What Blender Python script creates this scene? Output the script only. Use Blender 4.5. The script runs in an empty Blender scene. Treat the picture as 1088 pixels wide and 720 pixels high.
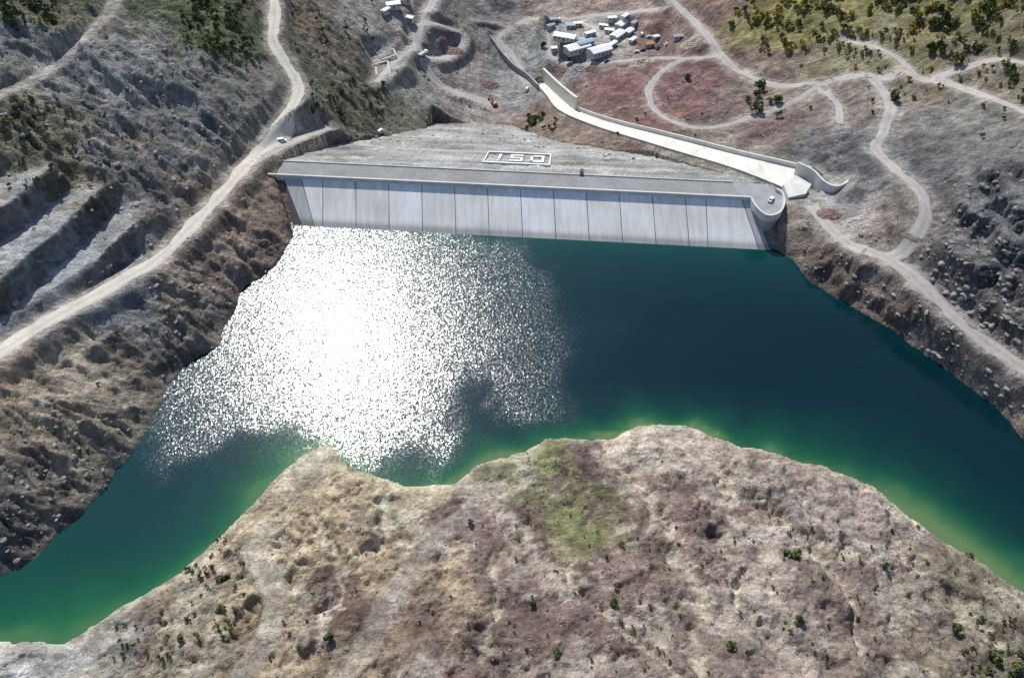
import bpy, math, numpy as np, bmesh
from mathutils import Vector
rng=np.random.default_rng(7)
F=777.; PT=math.radians(48); H=213.
cP,sP=math.cos(PT),math.sin(PT)
def ray(u,v):
    a=(u-544)/F; b=(360-v)/F
    return np.array([a,cP+b*sP,-sP+b*cP])
def atz(u,v,z=0.):
    d=ray(u,v); t=(z-H)/d[2]
    return np.array([d[0]*t,d[1]*t,z])
def lin(c):
    c=np.asarray(c,float)/255.
    return np.where(c<=.04045,c/12.92,((c+.055)/1.055)**2.4)
def ss(a,b,x):
    t=np.clip((x-a)/(b-a),0,1); return t*t*(3-2*t)
# ---------------- noise
def _h(ix,iy,s):
    n=(ix*374761393+iy*668265263+s*974711)&0xffffffff
    n=((n^(n>>13))*1274126177)&0xffffffff
    return n^(n>>16)
def perlin(x,y,s):
    fx0=np.floor(x); fy0=np.floor(y); ix=fx0.astype(np.int64); iy=fy0.astype(np.int64)
    fx=x-fx0; fy=y-fy0
    ux=fx*fx*fx*(fx*(fx*6-15)+10); uy=fy*fy*fy*(fy*(fy*6-15)+10)
    def g(i,j):
        a=_h(ix+i,iy+j,s)*(2*math.pi/4294967296.)
        return np.cos(a)*(fx-i)+np.sin(a)*(fy-j)
    a=g(0,0);b=g(1,0);c=g(0,1);d=g(1,1)
    return ((a+(b-a)*ux)+((c+(d-c)*ux)-(a+(b-a)*ux))*uy)*1.4
def fbm(x,y,wl,o,s,g=.5):
    r=0;a=1.;t=0
    for i in range(o):
        r=r+a*perlin(x/wl+i*17.3,y/wl+i*9.1,s+i); t+=a; a*=g; wl/=2.03
    return r/t
def ridged(x,y,wl,o,s,g=.5):
    r=0;a=1.;t=0
    for i in range(o):
        n=1-np.abs(perlin(x/wl+i*17.3,y/wl+i*9.1,s+i))*2.2
        r=r+a*n; t+=a; a*=g; wl/=2.07
    return r/t-.45
# ---------------- polygons
def seg_dist(X,Y,p,q):
    dx,dy=q[0]-p[0],q[1]-p[1]; L=dx*dx+dy*dy+1e-9
    t=np.clip(((X-p[0])*dx+(Y-p[1])*dy)/L,0,1)
    return np.hypot(X-p[0]-t*dx,Y-p[1]-t*dy),t
def pl_dist(X,Y,pts,arc=False):
    d=np.full(X.shape,1e9); A=np.zeros(X.shape); s=0.
    for a,b in zip(pts[:-1],pts[1:]):
        q,t=seg_dist(X,Y,a,b); L=math.hypot(b[0]-a[0],b[1]-a[1])
        if arc: A=np.where(q<d,s+t*L,A)
        d=np.minimum(d,q); s+=L
    return (d,A) if arc else d
def inside(X,Y,poly):
    r=np.zeros(X.shape,bool); n=len(poly)
    for i in range(n):
        x1,y1=poly[i][:2]; x2,y2=poly[(i+1)%n][:2]
        if y1==y2: continue
        c=((y1>Y)!=(y2>Y))&(X<(x2-x1)*(Y-y1)/(y2-y1)+x1)
        r^=c
    return r
# ---------------- water outline
southpx=[(0,684),(40,680),(70,680),(100,662),(150,636),(200,602),(240,567),(270,536),(300,506),(322,484),(347,473),(362,492),(400,505),(440,519),(480,512),(520,487),(560,482),(580,467),(620,465),(650,467),(682,452),(730,453),(780,471),(830,485),(880,497),(930,520),(970,550),(1020,585),(1088,627)]
south=[atz(*p)[:2] for p in southpx]
south=[np.array([-330.,-60.]),np.array([-215.,48.])]+south+[np.array([215.,60.]),np.array([270.,-10.]),np.array([280.,-130.])]
rightpx=[(1088,462),(1060,432),(1030,406),(985,376),(940,346),(905,326),(870,306),(845,280),(828,266)]
right=[np.array([430.,-130.]),np.array([400.,40.]),np.array([290.,110.])]+[atz(*p)[:2] for p in rightpx]
damw=[atz(816,263)[:2],atz(320,240)[:2]]
leftpx=[(300,270),(280,292),(255,312),(240,345),(233,368),(195,392),(172,415),(163,440),(150,475),(112,515),(75,553),(45,590),(0,614)]
left=[atz(*p)[:2] for p in leftpx]+[np.array([-230.,70.]),np.array([-330.,20.])]
WATER=south+right+damw+left
# ---------------- dam frame
CZ=12.
cA=atz(297,188,CZ); cB=atz(797,212,CZ)
e=(cB-cA)[:2]; CL=np.linalg.norm(e); e/=CL; nrm=np.array([-e[1],e[0]])
O=cA[:2]
wl=np.array(damw[1])-O; RUN=-(wl@nrm)/CZ
CW=13.; DS=2.3
def st(X,Y): return (X-O[0])*e[0]+(Y-O[1])*e[1],(X-O[0])*nrm[0]+(Y-O[1])*nrm[1]
def W(s,t,z=0.): 
    p=O+e*s+nrm*t; return (float(p[0]),float(p[1]),float(z))
def damz(t): return np.where(t<0,CZ+t/RUN,np.where(t<CW,CZ,CZ-(t-CW)/DS))
def onface(u,v):
    d=ray(u,v); A=O+nrm*CW
    k=(CZ-H+(A@nrm)/DS)/(d[2]+(d[:2]@nrm)/DS)
    p=d*k; return np.array([p[0],p[1],H+p[2]])
Lb=[onface(*p) for p in [(318,164),(350,155),(400,147),(430,141),(452,137)]]
Rb=[onface(*p) for p in [(775,186),(690,166),(640,158),(590,150),(545,134)]]
def tab(b):
    s,t=st(np.array([q[0] for q in b]),np.array([q[1] for q in b])); return s,t
sl,tl=tab(Lb); sr,tr=tab(Rb)
tlT=np.concatenate([[-40,0,CW],tl]); slT=np.concatenate([[18,-2,-2],sl])
trT=np.concatenate([[-40,0,CW],tr]); srT=np.concatenate([[CL+16,CL+1,CL+1],sr])
o=np.argsort(tlT); tlT,slT=tlT[o],slT[o]
o=np.argsort(trT); trT,srT=trT[o],srT[o]
TOE=max(tl.max(),tr.max())
# ---------------- height control points
C=[(0,0,72),(100,0,60),(200,0,48),(291,2,30),(318,100,17),(292,55,24),(235,205,21),(150,280,25),(60,340,29),(0,375,31),
(0,200,60),(60,150,60),(100,100,58),(150,200,42),(200,150,36),(240,90,34),(0,300,46),(290,150,16),(305,150,14),(290,178,13),
(0,450,25),(0,540,17),(100,420,21),(80,480,17),(180,330,21),(255,240,17),(200,300,20),(280,225,14),
(1088,400,24),(1088,300,38),(1000,200,34),(1088,200,50),(950,180,22),(950,130,20),(1088,120,36),(1000,90,25),(1088,0,52),(950,0,32),
(850,80,4),(850,130,6),(780,130,-4),(800,0,14),(760,60,-4),(700,80,-16),(640,60,-26),(600,30,-27),(670,30,-24),(620,0,-22),(560,60,-43),(500,60,-36),(540,20,-40),
(450,100,-27),(420,60,-14),(400,20,-2),(350,60,8),(345,125,6),(390,120,-12),(540,112,-47),(500,128,-47),(470,20,-14),
(880,250,13),(900,225,13),(860,215,12),(940,270,15),(1000,320,20),(900,290,11),(960,330,14),(1040,385,17),(870,200,13),(920,180,18),
(855,160,10),(720,130,-8),(650,110,-20),(830,198,9),
(545,560,13),(545,650,25),(545,718,33),(300,600,14),(200,700,12),(100,718,5),(400,600,18),(400,700,27),(700,500,8),(700,600,20),(850,560,12),(850,680,26),(1000,640,13),(1088,718,16),(980,718,24),(440,545,9),(330,520,8)]
cp=[atz(*c) for c in C]+Lb+Rb
cp+= [np.array(q,float) for q in [(0,0,52),(0,-90,60),(170,0,24),(-110,0,22),(-200,0,10),(-380,150,60),(-380,300,80),(-400,560,90),(380,150,60),(400,300,70),(420,560,70),(0,640,10),(0,720,30)]]
cp=np.array(cp)
def rbf_fit(xy,z,lam=2.):
    n=len(xy); r=np.hypot(xy[:,None,0]-xy[None,:,0],xy[:,None,1]-xy[None,:,1])/100
    K=np.where(r>0,r*r*np.log(r+1e-12),0)+np.eye(n)*lam*.01
    Pm=np.c_[np.ones(n),xy/100]; A=np.block([[K,Pm],[Pm.T,np.zeros((3,3))]])
    return np.linalg.solve(A,np.r_[z,0,0,0])
w=rbf_fit(cp[:,:2],cp[:,2])
def rbf(X,Y):
    r=w[-3]+w[-2]*X/100+w[-1]*Y/100
    for i in range(len(cp)):
        d=((X-cp[i,0])**2+(Y-cp[i,1])**2)/1e4
        r=r+w[i]*.5*d*np.log(d+1e-12)
    return r
# ---------------- grid
def ext(core,n=22):
    g=np.geomspace(6,5200,n)
    return np.r_[(core[0]-g)[::-1],core,core[-1]+g]
def march(a,b,xp,fp):
    r=[a]
    while r[-1]<b: r.append(r[-1]+np.interp(r[-1],xp,fp))
    return np.array(r)
xs=ext(march(-410,410,[-410,-200,-165,165,200,410],[1.3,1.0,.65,.65,1.0,1.3]))
ys=ext(march(-60,640,[-60,30,60,140,300,640],[3.,.9,.55,.7,1.0,1.5]))
X,Y=np.meshgrid(xs,ys)
print('grid',X.shape)
far=ss(380,900,np.maximum(np.abs(X),np.abs(Y-280)))
Xc=np.clip(X,-450,450); Yc=np.clip(Y,-140,760)
B=rbf(Xc,Yc)
hills=40+90*fbm(X,Y,700,5,91)+ss(700,3500,np.hypot(X,Y-250))*200*(fbm(X,Y,1600,4,93)+.5)
B=np.clip(B,-50,110)*(1-far)+hills*far
sh=fbm(X,Y,24,5,5,.6)*6
dist,arc=pl_dist(X,Y,WATER+[WATER[0]],True)
dist=np.minimum(dist,900)
inw=inside(X,Y,WATER)
dS=pl_dist(X,Y,south)
dR=pl_dist(X,Y,right)
sd=np.where(inw,-dist,dist)
damprox=ss(6,16,pl_dist(X,Y,damw))
sdn=sd+sh*damprox*np.exp(-np.abs(sd)/30)*np.where(dS<40,.6,1.)
slope=np.where(dS<np.abs(dist)+1,.6,np.where(dR<np.abs(dist)+1,1.9,1.15))
S_,T_=st(X,Y)
Bp=np.maximum(B,2.5)
land=Bp*(1-np.exp(-slope*np.maximum(sdn,0)/Bp))+.1
dsm=ss(5,30,T_)
land=land*(1-dsm)+B*dsm
isl=(sdn<=0)&(T_<0)
bed=-np.minimum(30,np.abs(sdn)*np.where(dS<=dist+1,.35,1.0))-.15
M=np.where(isl,bed,land)
def bil(G,x,y):
    x=np.asarray(x,float); y=np.asarray(y,float)
    i=np.clip(np.searchsorted(xs,x)-1,0,len(xs)-2); j=np.clip(np.searchsorted(ys,y)-1,0,len(ys)-2)
    a=(x-xs[i])/(xs[i+1]-xs[i]); b=(y-ys[j])/(ys[j+1]-ys[j])
    return (G[j,i]*(1-a)+G[j,i+1]*a)*(1-b)+(G[j+1,i]*(1-a)+G[j+1,i+1]*a)*b
TT=np.arange(110,900,.8)
def cast(u,v,G):
    d=ray(u,v); z=H+d[2]*TT; g=bil(G,d[0]*TT,d[1]*TT)
    k=np.nonzero(z<=g)[0]
    if len(k)==0: k=[len(TT)-1]
    k=k[0]
    if k>0:
        a=(z[k-1]-g[k-1]); b=(g[k]-z[k]); f=a/(a+b+1e-9); t=TT[k-1]+f*(TT[k]-TT[k-1])
    else: t=TT[0]
    return np.array([d[0]*t,d[1]*t,H+d[2]*t])
def smooth(pts,step=3.):
    pts=np.array(pts); P=np.vstack([2*pts[0]-pts[1],pts,2*pts[-1]-pts[-2]]); out=[]
    for i in range(1,len(P)-2):
        p0,p1,p2,p3=P[i-1:i+3]; n=max(2,int(np.linalg.norm((p2-p1)[:2])/step))
        for k in range(n):
            t=k/n; out.append(.5*((2*p1)+(-p0+p2)*t+(2*p0-5*p1+4*p2-p3)*t*t+(-p0+3*p1-3*p2+p3)*t**3))
    out.append(P[-2]); return np.array(out)
roads_px=[
 ('main',6.5,[(-40,398),(0,373),(60,337),(110,308),(160,281),(200,243),(235,207),(262,175),(290,140),(313,110),(318,92),(305,68),(290,42),(292,18),(290,-10)]),
 ('r',6.5,[(465,-8),(452,18),(442,42),(452,70),(470,92),(500,104),(525,112)]),
 ('r',4.5,[(452,24),(476,28),(492,40),(486,55),(466,64),(448,60)]),
 ('r',6,[(702,-8),(728,14),(752,38),(768,62),(795,82),(835,92),(880,86),(925,80),(985,84),(1040,100),(1100,122)]),
 ('r',6,[(928,84),(946,108),(940,138),(930,158),(952,180),(978,202),(984,232),(962,262),(930,272),(900,258),(880,240),(862,218)]),
 ('r',7,[(935,270),(965,288),(1000,325),(1045,362),(1100,400)]),
 ('r',4.5,[(768,60),(735,62),(705,76),(690,95),(692,112)]),
 ('r',4.5,[(1100,70),(1060,62),(1020,74),(990,84)]),
 ('r',4,[(868,92),(888,108),(893,132)]),
 ('r',4,[(692,112),(708,126),(745,136),(790,128),(840,110),(868,92)]),
 ('r',4,[(975,84),(955,62),(930,50),(900,44)]),
 ('r',5,[(262,176),(280,165),(300,156),(318,148),(350,136)]),
 ('r',5,[(560,92),(545,60),(530,40),(560,22),(600,20),(640,16),(700,10)]),
 ('r',4,[(600,20),(585,36),(585,60),(610,68),(650,66),(700,62),(735,62)]),
 ('r',4,[(400,88),(415,70),(438,52)]),
 ('t',4,[(0,100),(60,70),(110,20),(130,-10)]),
 ('t',4,[(500,20),(540,30),(560,60)]),
 ('t',3.2,[(250,730),(285,670),(290,625),(270,590),(282,560)]),
 ('t',3.2,[(350,735),(385,690),(412,640),(440,600),(465,570),(500,545)]),
 ('s',2.6,[(655,474),(672,505),(700,540),(718,590),(742,640),(750,700)]),
 ('s',2.2,[(830,545),(862,580),(890,620),(905,665)]),
 ('s',2.0,[(560,555),(535,600),(512,650),(508,700)]),
 ('s',2.4,[(735,475),(790,520),(850,560),(905,590)]),
 ('s',2.2,[(940,570),(985,610),(1040,650),(1070,690)]),
 ('s',1.8,[(600,600),(640,640),(690,690),(720,725)]),
 ('s',1.8,[(320,545),(350,585),(352,640),(330,700)]),
 ('s',1.8,[(415,525),(400,570),(365,600)]),
 ('s',1.6,[(790,600),(800,650),(840,700)]),
]
roads=[]
for k,wd,pp in roads_px:
    q=[cast(u,v,M) for u,v in pp]
    q=smooth(q)
    z=q[:,2].copy()
    for _ in range(12): z[1:-1]=(z[:-2]+z[1:-1]*2+z[2:])/4
    q[:,2]=z; roads.append((k,wd,q))
chute_px=[(848,193,8.5,22),(800,178,5,17),(750,164,-2,15),(700,150,-9,14),(640,133,-21,12),(603,118,-32,11),(590,103,-39,11),(577,89,-45,11)]
ch=np.array([np.r_[atz(a,b,c),d] for a,b,c,d in chute_px])
ch=smooth(ch,3.)
# ---------------- colour / roughness control points (albedo, relief amplitude)
K=[(40,60,124,123,118,3.5),(130,60,130,130,126,3),(60,10,98,100,82,3.5),(230,20,84,90,66,3),(180,100,120,119,115,3.5),(240,110,114,112,106,3),(30,160,106,101,87,3.5),(60,190,112,103,86,3),
(150,180,118,115,110,3.5),(40,250,126,127,128,1.5),(100,300,118,118,118,2),(20,330,102,102,102,2),(60,400,146,136,121,2.5),(30,480,130,122,109,3),(100,450,138,129,114,2.5),(200,290,132,119,107,3),(260,230,126,111,98,2.5),
(290,200,120,107,95,1.5),(180,350,118,111,103,3.5),(60,540,108,102,94,3.5),(20,580,94,91,87,3),
(350,40,107,99,88,2.5),(370,110,98,98,84,2.5),(420,60,132,130,124,1),(440,20,137,129,121,1),(500,30,112,110,107,2),(500,90,142,134,127,.6),(540,90,122,124,124,.4),(560,60,120,122,120,.6),(330,130,122,116,108,1),(560,135,118,104,92,1.2),(620,148,122,110,98,1),(740,165,128,120,110,.8),
(630,40,158,153,146,.25),(600,75,120,110,104,1),(660,90,116,90,86,1.8),(720,110,116,90,87,1.8),(700,50,122,105,98,1),(740,80,116,91,88,1.7),(680,130,114,90,84,1.5),(800,130,110,95,91,2.0),(650,5,142,126,116,.6),(740,20,114,97,90,1.6),
(830,20,124,118,78,1.8),(900,10,116,112,74,2),(1000,20,110,106,76,2.2),(1060,40,112,106,84,2.2),(900,60,130,124,100,1.5),(870,110,120,111,103,1.4),(820,80,120,107,97,1.4),(1000,120,119,115,109,1.8),(1050,80,124,116,100,1.6),(1070,160,108,106,102,2.6),
(900,170,92,92,93,2.4),(1000,180,98,98,97,2.8),(1050,220,92,92,92,4),(1060,300,84,84,85,4),(1020,260,98,96,94,3),(950,300,118,107,99,3),(900,285,112,100,92,3),(870,240,130,119,109,.4),(1000,350,116,107,100,3),(1070,380,124,115,107,2),(915,240,142,134,128,.4),(1060,345,82,81,80,2.5),(950,235,120,113,105,.9),(865,205,145,143,138,.2),
(320,530,186,170,143,2.2),(280,600,170,155,130,2.2),(400,540,184,168,139,1.9),(440,520,194,180,153,1.3),(380,620,112,94,85,1.3),(430,600,174,157,132,1.8),(200,640,162,149,126,1.6),(150,690,144,135,117,1.4),(300,680,162,146,122,1.8),(350,560,180,163,135,2),(30,705,180,180,176,1.4),(80,700,164,159,149,1.3),
(500,560,130,113,106,1.3),(560,500,124,120,98,1.1),(600,540,124,124,88,1),(570,488,118,124,78,.8),(620,500,114,98,93,1.1),(700,480,190,175,160,1),(660,480,182,165,150,1),(560,600,136,118,110,1.3),(540,680,124,107,99,1.5),(640,640,136,118,110,1.5),(720,560,130,112,104,1.5),
(750,620,144,126,116,1.5),(800,520,142,126,116,1.4),(850,560,170,158,148,1.3),(880,620,134,118,109,1.5),(950,580,160,146,136,1.3),(980,660,134,122,108,1.4),(1050,690,112,107,89,1.4),(900,690,141,127,115,1.5),(1040,620,138,128,110,1.2),(760,690,144,129,119,1.5),(820,650,164,150,139,1.4)]
kp=np.array([np.r_[cast(k[0],k[1],M)[:2],lin(k[2:5]),k[5]] for k in K])
wx=X+fbm(X,Y,30,6,31,.65)*32; wy=Y+fbm(X,Y,30,6,41,.65)*32
num=np.zeros(X.shape+(4,)); den=np.zeros(X.shape)
for q in kp:
    d=(wx-q[0])**2+(wy-q[1])**2+14.; ww=1/(d*d*d)
    den+=ww
    for c in range(4): num[...,c]+=ww*q[2+c]
num/=den[...,None]
COL=num[...,:3]; AMP=num[...,3]*(1-far)+6*far
# ---------------- relief
relief=ridged(X,Y,52,7,11,.6)*2.2+fbm(X,Y,9,4,19,.6)*.9
ca,sa=math.cos(-.5),math.sin(-.5)
ra=(X*ca+Y*sa)/3.2; rb=(-X*sa+Y*ca)
gul=ridged(ra,rb,9,5,23,.6)
leftm=ss(-40,-90,X)
relL=ridged(X,Y,38,7,13,.64)*1.5+gul*1.5
cb,sb=math.cos(.9),math.sin(.9)
gul2=ridged((X*cb+Y*sb)/2.6,(-X*sb+Y*cb),13,5,29,.6)
pen=(dS<sd+1)&(T_<0)|((Y<130)&(np.abs(X)<230)&(sd>0)&(dS<=dist+1))
wX=X+fbm(X,Y,12,3,65)*6; wY=Y+fbm(X,Y,12,3,66)*6
relP=fbm(X,Y,26,6,61,.62)*2.6-ridged(wX,wY,34,6,67,.6)*3.4+gul2*1.1-ridged(wX,wY,8,4,69,.6)*.6+fbm(X,Y,2.4,3,63,.6)*.3
rel=relief*(1-leftm)+relL*leftm
aw_=arc+fbm(X,Y,18,3,81)*9
rill=-ridged(aw_,sd*.28,13,5,83,.62)
bank=ss(75,25,sd)*(sd>0)*(T_<2)
rel=rel*(1-.35*bank*leftm)+rill*bank*1.6
rel=np.where(pen,relP-np.maximum(0,ridged(aw_,sd*.3,17,4,85,.6))*ss(60,20,sd)*2.6,rel)
natt=np.where(isl,.15,np.where(pen,ss(0,7,sdn),ss(-1,5,sdn))*.85+.15); natt=np.maximum(natt,dsm)
Z=M+rel*AMP*natt
tp=[cast(u,v,M)[:2] for u,v in [(-60,175),(50,185),(125,215),(135,268),(70,318),(0,352),(-60,385)]]
tin=inside(X,Y,tp); td=pl_dist(X,Y,tp+[tp[0]]); tm=np.where(tin,1,ss(12,0,td))
q=(Z*.35+M*.65+fbm(X,Y,40,4,71)*3)/9.5; fr=q-np.floor(q); Zt=(np.floor(q)+ss(.74,.94,fr))*9.5
Z=Z*(1-tm)+(Zt+rel*.5)*tm
tc2=cast(1050,265,M)[:2]
tm2=ss(60,25,np.hypot(X-tc2[0],Y-tc2[1]))*.7
q=(Z+fbm(X,Y,30,4,73)*5)/7; fr=q-np.floor(q); Zt=(np.floor(q)+ss(.6,.92,fr))*7
Z=Z*(1-tm2)+Zt*tm2
def flat(px,z=None,soft=8):
    global Z
    poly=[cast(u,v,M) for u,v in px]; zz=np.mean([p[2] for p in poly]) if z is None else z
    pp=[p[:2] for p in poly]; ins=inside(X,Y,pp); d=pl_dist(X,Y,pp+[pp[0]])
    m=np.where(ins,1,ss(soft,0,d)); Z=Z*(1-m)+(zz+fbm(X,Y,20,3,77)*.3)*m
    return zz
flat([(578,25),(640,15),(700,30),(705,60),(640,72),(590,62)],None)
flat([(395,48),(428,44),(432,80),(398,88)],None)
flat([(282,185),(296,148),(322,142),(345,152),(318,166),(300,180)],12.3,10)
flat([(838,205),(870,200),(900,215),(895,245),(858,240)],11.5,8)
roadm=np.zeros(X.shape); streak=np.zeros(X.shape)
for k,wd,qd in roads:
    x0,x1=qd[:,0].min()-25,qd[:,0].max()+25; y0,y1=qd[:,1].min()-25,qd[:,1].max()+25
    i0,i1=np.searchsorted(xs,[x0,x1]); j0,j1=np.searchsorted(ys,[y0,y1])
    XX=X[j0:j1,i0:i1]; YY=Y[j0:j1,i0:i1]; bd=np.full(XX.shape,1e9); bz=np.zeros(XX.shape)
    if k=='s': XX=XX+fbm(XX,YY,14,4,89,.6)*9; YY=YY+fbm(XX,YY,14,4,90,.6)*9
    for a,b in zip(qd[:-1],qd[1:]):
        d,t=seg_dist(XX,YY,a,b); m=d<bd; bd=np.where(m,d,bd); bz=np.where(m,a[2]+(b[2]-a[2])*t,bz)
    if k=='s':
        streak[j0:j1,i0:i1]=np.maximum(streak[j0:j1,i0:i1],ss(wd*1.3,wd*.2,bd)*.8)
        Z[j0:j1,i0:i1]-=ss(wd*1.8,0,bd)*2.2*natt[j0:j1,i0:i1]
        continue
    zz=Z[j0:j1,i0:i1]
    m=ss(wd/2+(7 if k!='t' else 3),wd/2+1.2,bd)
    Z[j0:j1,i0:i1]=zz*(1-m)+bz*m
    jag=fbm(XX,YY,9,3,88)*5
    roadm[j0:j1,i0:i1]=np.maximum(roadm[j0:j1,i0:i1],ss(wd/2+4.5,wd/2-1.,bd+jag)*({'main':.75,'r':.6,'t':.45}[k]))
Z=np.where((~isl)&(T_<0),np.maximum(Z,.12+.3*np.clip(sdn,0,8)),Z)
bd=np.full(X.shape,1e9); bz=np.zeros(X.shape); bw=np.zeros(X.shape)
for a,b in zip(ch[:-1],ch[1:]):
    d,t=seg_dist(X,Y,a,b); m=d<bd; bd=np.where(m,d,bd); bz=np.where(m,a[2]+(b[2]-a[2])*t,bz); bw=np.where(m,a[3],bw)
dd=bd-bw/2
m=ss(13,2.5,dd); tgt=bz+np.where(dd<.8,-1.2,1.6)
Z=Z*(1-m)+tgt*m
inf=(T_>-60)&(T_<TOE+2)&(S_>np.interp(T_,tlT,slT))&(S_<np.interp(T_,trT,srT))
Z=np.where(inf,np.minimum(Z,damz(T_)-1.2),Z)
# ---------------- terrain colour
gy,gx=np.gradient(Z,ys,xs); sl_=np.hypot(gx,gy)
n1=fbm(X,Y,18,5,101,.6); n2=fbm(X,Y,4,3,103,.6); n3=fbm(X,Y,60,3,107)
c=COL*(1+n1[...,None]*.45+n2[...,None]*.25)
c=c*np.where(pen,1.16,1.4)[...,None]
steep=ss(.7,1.6,sl_)[...,None]
c=c*(1-.12*steep)
flatm=(ss(.4,.1,sl_)*(~pen)*ss(-.2,.2,n3+n1*.5)*(T_<CW+200))[...,None]
c=c*(1-flatm*.3)+lin([172,168,162])*flatm*.3
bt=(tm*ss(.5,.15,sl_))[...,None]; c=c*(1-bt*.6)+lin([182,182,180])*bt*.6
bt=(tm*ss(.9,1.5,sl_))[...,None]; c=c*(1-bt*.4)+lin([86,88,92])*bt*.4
st1=ss(.10,.35,fbm(X+40,Y,35,6,111,.65))[...,None]*(~pen)[...,None]
c=c*(1-st1*.55)+c*np.array([1.22,.98,.84])*st1*.55
sl1=ss(.12,.3,fbm(X-90,Y+30,28,6,113,.65))[...,None]*(~pen)[...,None]
c=c*(1-sl1*.4)+c*np.array([.68,.70,.75])*sl1*.4
pp_=fbm(X*.8+Y*.5,Y*.9-X*.3,20,7,121,.7)
pm=(ss(.05,.14,pp_)*pen)[...,None]
c=c*(1-pm*.45)+lin([212,202,186])*pm*.45
pv=ridged((X*cb+Y*sb)/3,(-X*sb+Y*cb),16,6,125,.65); pm=(ss(.3,.42,pv)*pen)[...,None]
c=c*(1-pm*.4)+lin([206,194,174])*pm*.4
dk=(ss(.06,.16,fbm(X,Y,16,7,127,.7))*pen)[...,None]
c=c*(1-dk*.45)+lin([98,82,78])*dk*.45
sk_=streak[...,None]*.8; c=c*(1-sk_)+lin([208,197,176])*sk_
shl=(np.exp(-np.maximum(sdn,0)/2.0)*(dS<dist+2)*(sdn>0)*(T_<0))[...,None]
c=c*(1-shl*.6)+lin([208,198,174])*shl*.6
shl=(np.exp(-np.maximum(sdn,0)/1.5)*(dS>dist+2)*(sdn>0)*(T_<0))[...,None]
c=c*(1-shl*.25)
rm=roadm[...,None]; c=c*(1-rm)+lin([178,170,160])*(1+n2[...,None]*.3+n1[...,None]*.3)*rm
hm=far[...,None]; c=c*(1-hm)+lin([112,108,80])*(1+n1[...,None]*.4)*hm
c=np.clip(c*1.0,.02,.6)
# ---------------- mesh helpers
def new_obj(name,me,mat=None,parent=None):
    ob=bpy.data.objects.new(name,me); bpy.context.scene.collection.objects.link(ob)
    if mat and me is not None: me.materials.append(mat)
    if parent: ob.parent=parent
    return ob
def fast_mesh(name,V,Fq,smooth=True,col=None,cname='col'):
    V=np.asarray(V,np.float32); Fq=np.asarray(Fq,np.int32); k=Fq.shape[1]
    me=bpy.data.meshes.new(name); me.vertices.add(len(V)); me.vertices.foreach_set('co',V.ravel())
    me.loops.add(Fq.size); me.loops.foreach_set('vertex_index',Fq.ravel())
    me.polygons.add(len(Fq)); me.polygons.foreach_set('loop_start',np.arange(0,Fq.size,k,dtype=np.int32))
    me.polygons.foreach_set('loop_total',np.full(len(Fq),k,np.int32))
    me.polygons.foreach_set('use_smooth',np.full(len(Fq),smooth,bool))
    me.update(calc_edges=True)
    if col is not None:
        at=me.attributes.new(cname,'FLOAT_COLOR','POINT')
        at.data.foreach_set('color',np.c_[col,np.ones(len(V))].astype(np.float32).ravel())
    return me
def gridfaces(nx,ny,mask=None):
    i,j=np.meshgrid(np.arange(nx-1),np.arange(ny-1)); a=(j*nx+i)
    Fq=np.stack([a,a+1,a+1+nx,a+nx],-1).reshape(-1,4)
    if mask is not None: Fq=Fq[mask.ravel()]
    return Fq
# ---------------- materials
def mat(name): 
    m=bpy.data.materials.new(name); m.use_nodes=True; nt=m.node_tree; return m,nt,nt.nodes['Principled BSDF']
def N(nt,t,**k):
    n=nt.nodes.new(t)
    for a,b in k.items():
        if a in n.inputs.keys(): n.inputs[a].default_value=b
        else: setattr(n,a,b)
    return n
def mulcol(nt,colsock,facs):
    cur=colsock
    for s in facs:
        m=N(nt,'ShaderNodeMix',data_type='RGBA',blend_type='MULTIPLY'); m.inputs[0].default_value=1
        nt.links.new(cur,m.inputs[6]); nt.links.new(s,m.inputs[7]); cur=m.outputs[2]
    return cur
def noisefac(nt,co,scale,lo,hi,detail=6,rough=.6,kind='n'):
    if kind in('g','h'):
        mp=N(nt,'ShaderNodeMapping'); mp.inputs['Scale'].default_value=(.22,1.5,.6); mp.inputs['Rotation'].default_value=(0,0,.5 if kind=='g' else -.9); nt.links.new(co,mp.inputs[0]); co=mp.outputs[0]
    if kind!='v':
        n=N(nt,'ShaderNodeTexNoise'); n.inputs['Scale'].default_value=scale; n.inputs['Detail'].default_value=detail; n.inputs['Roughness'].default_value=rough; out=n.outputs['Fac']; a,b=(.3,.7) if kind=='n' else (.46,.56) if kind=='s' else (.4,.6)
    else:
        n=N(nt,'ShaderNodeTexVoronoi'); n.inputs['Scale'].default_value=scale; out=n.outputs['Distance']; a,b=0,.8
    nt.links.new(co,n.inputs['Vector'])
    mr=N(nt,'ShaderNodeMapRange'); nt.links.new(out,mr.inputs[0])
    for i,v in zip((1,2,3,4),(a,b,lo,hi)): mr.inputs[i].default_value=v
    return mr.outputs[0],out
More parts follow.
